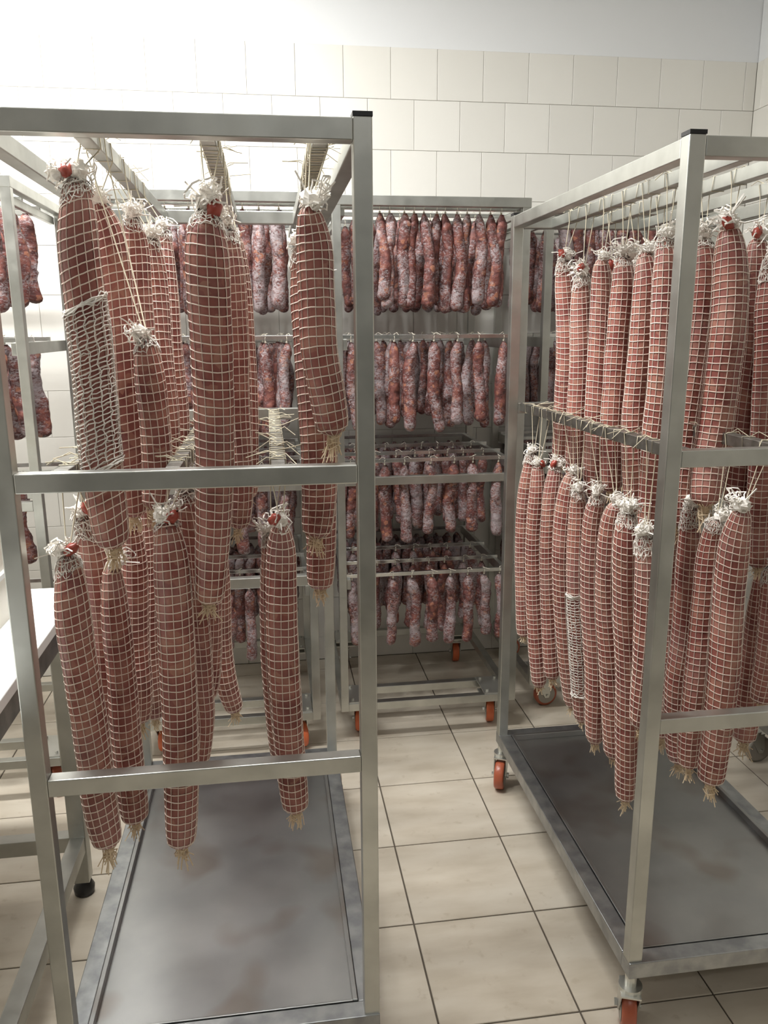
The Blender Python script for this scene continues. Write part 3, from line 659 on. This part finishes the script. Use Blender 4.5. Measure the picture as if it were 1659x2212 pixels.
SPECIAL = {'a1': 'netted salami in a white net sleeve, nearest on upper left bar, left trolley',
           'a6': 'shorter netted salami tied low on upper left bar of the left trolley',
           'c1': 'kinked netted salami bulging right at its lower end, nearest on upper right bar, left trolley',
           'e4': 'netted salami swinging out right at the bottom, lower middle bar, left trolley',
           'j5': 'netted salami with a white net patch on its lower half, right trolley lower left bar'}
seen = {}
order = sorted(SAL, key=lambda k: (SAL[k][2], SAL[k][0][0][1]))
for si, k in enumerate(order):
    pts, rads, bk = SAL[k]
    n_ = seen[bk] = seen.get(bk, -1)+1
    bn, tr = TIER[bk]
    label = SPECIAL.get(k, f'netted salami, {ORD[n_]} from the front on {bn} of the {tr}')
    r_ = random.Random(hash_seed := sum(ord(ch)*(7**q) for q, ch in enumerate(k)))
    zbar_top = (1.883-.012) if not bk.endswith(('M0', 'M1', 'M2')) else 1.327
    bx = BARX[bk]
    body, net, c, rr, frames, pt, n = salami_geo(pts, rads, {'a1': .38, 'd1': .24, 'a2': .2}.get(k), si+3)
    t = thing('netted_salami', tuple(c[0]), label, 'salami', f'netted salami on the {bn} of the {tr}')
    body.build('casing', M['meat'], t, True)
    net.build('netting', M['net'], t, True)
    b0 = Vector(c[0])
    s = rads[1]/.03
    b = obj('net_bunch', r_.choice(BM), t); b.location = (r_.uniform(-.01, .01), -.004, .006); s2 = s*1.35; b.scale = (s2*r_.uniform(.9, 1.2), s2, s2*r_.uniform(.8, 1.1)); b.rotation_euler = (0, 0, r_.uniform(0, 6))
    if k in ('a1', 'a3', 'a4', 'b1', 'b2', 'g2', 'g4', 'j8', 'h2', 'i1'):
        b = obj('net_bunch', r_.choice(BM), t); b.location = (r_.uniform(-.03, .03), -.008, r_.uniform(-.012, .014)); b.scale = (s*1.2, s, s*1.3); b.rotation_euler = (.5, .3, r_.uniform(0, 6))
    if r_.random() < .3 or k in ('a1', 'a2', 'b1', 'e1', 'i2'):
        kb = obj('casing_end', r_.choice(KM), t); kb.location = (r_.choice((-1, 1))*.012*s, -.017*s, r_.uniform(-.004, .012)); kb.scale = (s, s, s); kb.rotation_euler = (r_.uniform(-.6, .6), r_.uniform(-.8, .8), 0)
    fr = obj('net_fringe', r_.choice(FM), t); fr.location = Vector(c[-1]) - b0 + Vector((0, 0, .004)); fs = max(.7, rads[-2]/.03); fr.scale = (fs*1.15, fs*1.15, fs*r_.uniform(.9, 1.35))
    fr.rotation_euler = (0, r_.uniform(-.15, .15), r_.uniform(0, 6))
    if k not in ('g3', 'g5', 'k3', 'd3', 'j7', 'c3', 'e3', 'i3', 'c1', 'f1', 'a2', 'j2', 'j4', 'i2', 'd5', 'h1', 'b3'):
        hm = MB(); m_ = r_.choice((3, 4, 4, 5, 6, 8)); side = r_.uniform(0, 6.28)
        for i in range(0, m_, 1):
            q = 1.10 + .12*(1-i/m_)
            hm.tube([pt(i+ (1 if r_.random() < .3 else 0), j+r_.uniform(-.4, .4), q+r_.uniform(-.05, .08)) + Vector((0, 0, r_.gauss(0, .0025)+ .010*math.cos(j/NS*6.28-side)*i/m_)) for j in range(0, NS, 1)], .0010, 3, True)
        for j in range(0, NS, 1): hm.tube([pt(i, j+r_.uniform(-.6, .6), 1.12+.12*(1-i/m_)+r_.uniform(-.05, .05)) + Vector((0, 0, .010*math.cos(j/NS*6.28-side)*i/m_)) for i in range(0, m_)], .0009, 3)
        hm.build('gathered_net', M['net_white'], t, True)
    # hanging twine: two legs up, over the bar, loose tails
    p0 = c[0] + Vector((0, -.004, .002)); z1 = zbar_top+.0015; yb = p0.y + r_.uniform(-.004, .004); w = .0142
    tw = MB()
    tw.tube([p0, (bx-w, yb-.008, z1-.030), (bx-w, yb, z1-.003), (bx-.008, yb, z1), (bx+.008, yb, z1), (bx+w, yb, z1-.003), (bx+w, yb+.008, z1-.030), p0+Vector((.004, 0, 0))], .0011, 4)
    for q in range(2):
        dx = r_.choice((-1, 1)); a = Vector((bx, yb, z1))
        tw.tube([a, a+Vector((dx*.015, r_.uniform(-.01, .01), r_.uniform(.002, .010))), a+Vector((dx*r_.uniform(.025, .05), r_.uniform(-.03, .02), r_.uniform(-.02, .012)))], .0010, 4)
    for q in range(3): tw.tube([p0+Vector((.006*math.cos(x), .006*math.sin(x), .001*q-.002)) for x in range(7)], .0012, 4, True)
    tw.build('hanging_twine', M['twine'], t, True)
    if k in ('a1', 'j5'):
        i0, i1 = (int(n*.325), int(n*.76)) if k == 'a1' else (int(n*.43), int(n*.86))
        pm = MB(); R2 = 1.12
        for i in range(i0, i1):
            d = r_.choice((-1, 1))
            pm.tube([pt(i, j+r_.uniform(-.2, .2), R2+r_.uniform(-.02, .02))+Vector((0, 0, r_.gauss(0, .0012))) for j in range(NS)], .0011, 3, True)
        for h in (range(0, NS, 4) if i == i0 else ()):
            for dd in (.8,): pm.tube([pt(i, h+dd*(i-i0), R2+.01) for i in range(i0, i1)], .0010, 3)
        for j in range(0, NS, 2): pm.tube([pt(i, j+r_.uniform(-.5, .5), R2+.005) for i in range(i0, i1)], .0012, 3)
        for i in (i0, i1):
            for q in range(5): pm.tube([pt(i, j, R2+.03+r_.uniform(-.03, .06))+Vector((0, 0, r_.gauss(0, .003))) for j in range(0, NS, 2)], .0016, 3, True)
        pm.build('net_sleeve', M['net_white'], t, True)
# twine wrapped round the hanging bars where more loops sit
def wraps(parent_bars):
    for bk, y0, y1, cnt in parent_bars:
        r_ = random.Random(len(bk)*31+cnt); bx = BARX[bk]; low = 'M' in bk; zt = 1.327 if low else 1.871; zb = 1.302 if low else 1.843
        mb = MB(); w = .0140
        for k in range(cnt):
            y = y0+(y1-y0)*(k+.5)/cnt + r_.uniform(-.008, .008); dy = r_.uniform(-.008, .008)
            mb.tube([(bx-w, y, zb-.001), (bx-w, y+dy, zt+.001), (bx+w, y+dy*.5, zt+.001), (bx+w, y, zb-.001)], .0011, 4, True)
            if k % 2 == 0:
                dx = r_.choice((-1, 1))
                mb.tube([(bx, y, zt+.001), (bx+dx*.02, y, zt+r_.uniform(.004, .012)), (bx+dx*r_.uniform(.03, .06), y+r_.uniform(-.03, .03), zt+r_.uniform(-.012, .02))], .0010, 4)
        o = mb.build('twine_wraps', M['twine'], cartA if bk[0] == 'A' else cartB, True)
        o['kind'] = 'stuff'
wraps([('AM2', 1.42, 2.35, 34), ('AM1', 1.42, 2.2, 22), ('AM0', 1.4, 1.9, 12), ('A2', 1.4, 1.8, 26), ('A1', 1.4, 1.9, 18), ('A0', 1.4, 2.0, 6), ('B1', 1.6, 2.3, 10), ('B2', 1.6, 2.3, 8), ('BM1', 1.5, 1.9, 4), ('BM0', 1.5, 2.38, 14)])

# ------------------------------------------------------------------ table at left
tx0, tx1, ty0, ty1 = -1.30, -.545, .80, 2.25
tb = thing('work_table', ((tx0+tx1)/2, (ty0+ty1)/2, 0), 'stainless work table with white plastic top at the left edge', 'table')
MB().box((tx0, ty0, .822), (tx1, ty1, .85)).build('table_top', M['board'], tb, bevel=.003)
bar(tb, 'apron', (tx0+.01, ty0+.01, .762), (tx1-.008, ty1-.01, .8215), M['steel_rail'])
for lx in (tx0+.05, tx1-.027):
    for ly in (ty0+.18, 2.068):
        l = bar(tb, 'leg', (lx-.0215, ly-.0215, .045), (lx+.0215, ly+.0215, .762), M['steel'])
        ft_ = obj('foot', MB().lathe((lx, ly, 0), (0, 0, 1), [(0, .020), (.004, .027), (.022, .029), (.036, .022), (.046, .0205)], 20).mesh('foot', M['black'], True), l); ft_.location = (0, 0, 0)
for ly in (ty0+.18, 2.068): bar(tb, 'stretcher', (tx0+.0715, ly-.0195, .145), (tx1-.0485, ly+.0195, .19), M['steel'])
for lx in (tx0+.05, tx1-.027): bar(tb, 'stretcher', (lx-.0195, ty0+.2015, .145), (lx+.0195, 2.0465, .19), M['steel'])
def crate(z, label):
    x0, x1, y0, y1 = -1.06, -.668, 1.45, 2.05
    t = thing('plastic_crate', ((x0+x1)/2, (y0+y1)/2, z), label, 'crate', 'cream crates on the table')
    mb = MB(); h = .13; w = .004
    mb.box((x0, y0, z), (x1, y1, z+w))
    for a, b in (((x0, y0, z+w), (x0+w, y1, z+h)), ((x1-w, y0, z+w), (x1, y1, z+h)), ((x0+w, y0, z+w), (x1-w, y0+w, z+h)), ((x0+w, y1-w, z+w), (x1-w, y1, z+h))): mb.box(a, b)
    mb.build('crate_body', M['crate'], t)
    rm = MB()
    for a, b in (((x0-.012, y0-.012, z+h-.012), (x0, y1+.012, z+h)), ((x1, y0-.012, z+h-.012), (x1+.012, y1+.012, z+h)), ((x0, y0-.012, z+h-.012), (x1, y0, z+h)), ((x0, y1, z+h-.012), (x1, y1+.012, z+h))): rm.box(a, b)
    rm.build('rim', M['board'], t)
crate(.8505, 'cream plastic crate on the white table, the lower of two')
crate(.981, 'cream plastic crate stacked on another at the left edge')
for o in bpy.data.objects:
    if '_base' in o: del o['_base']
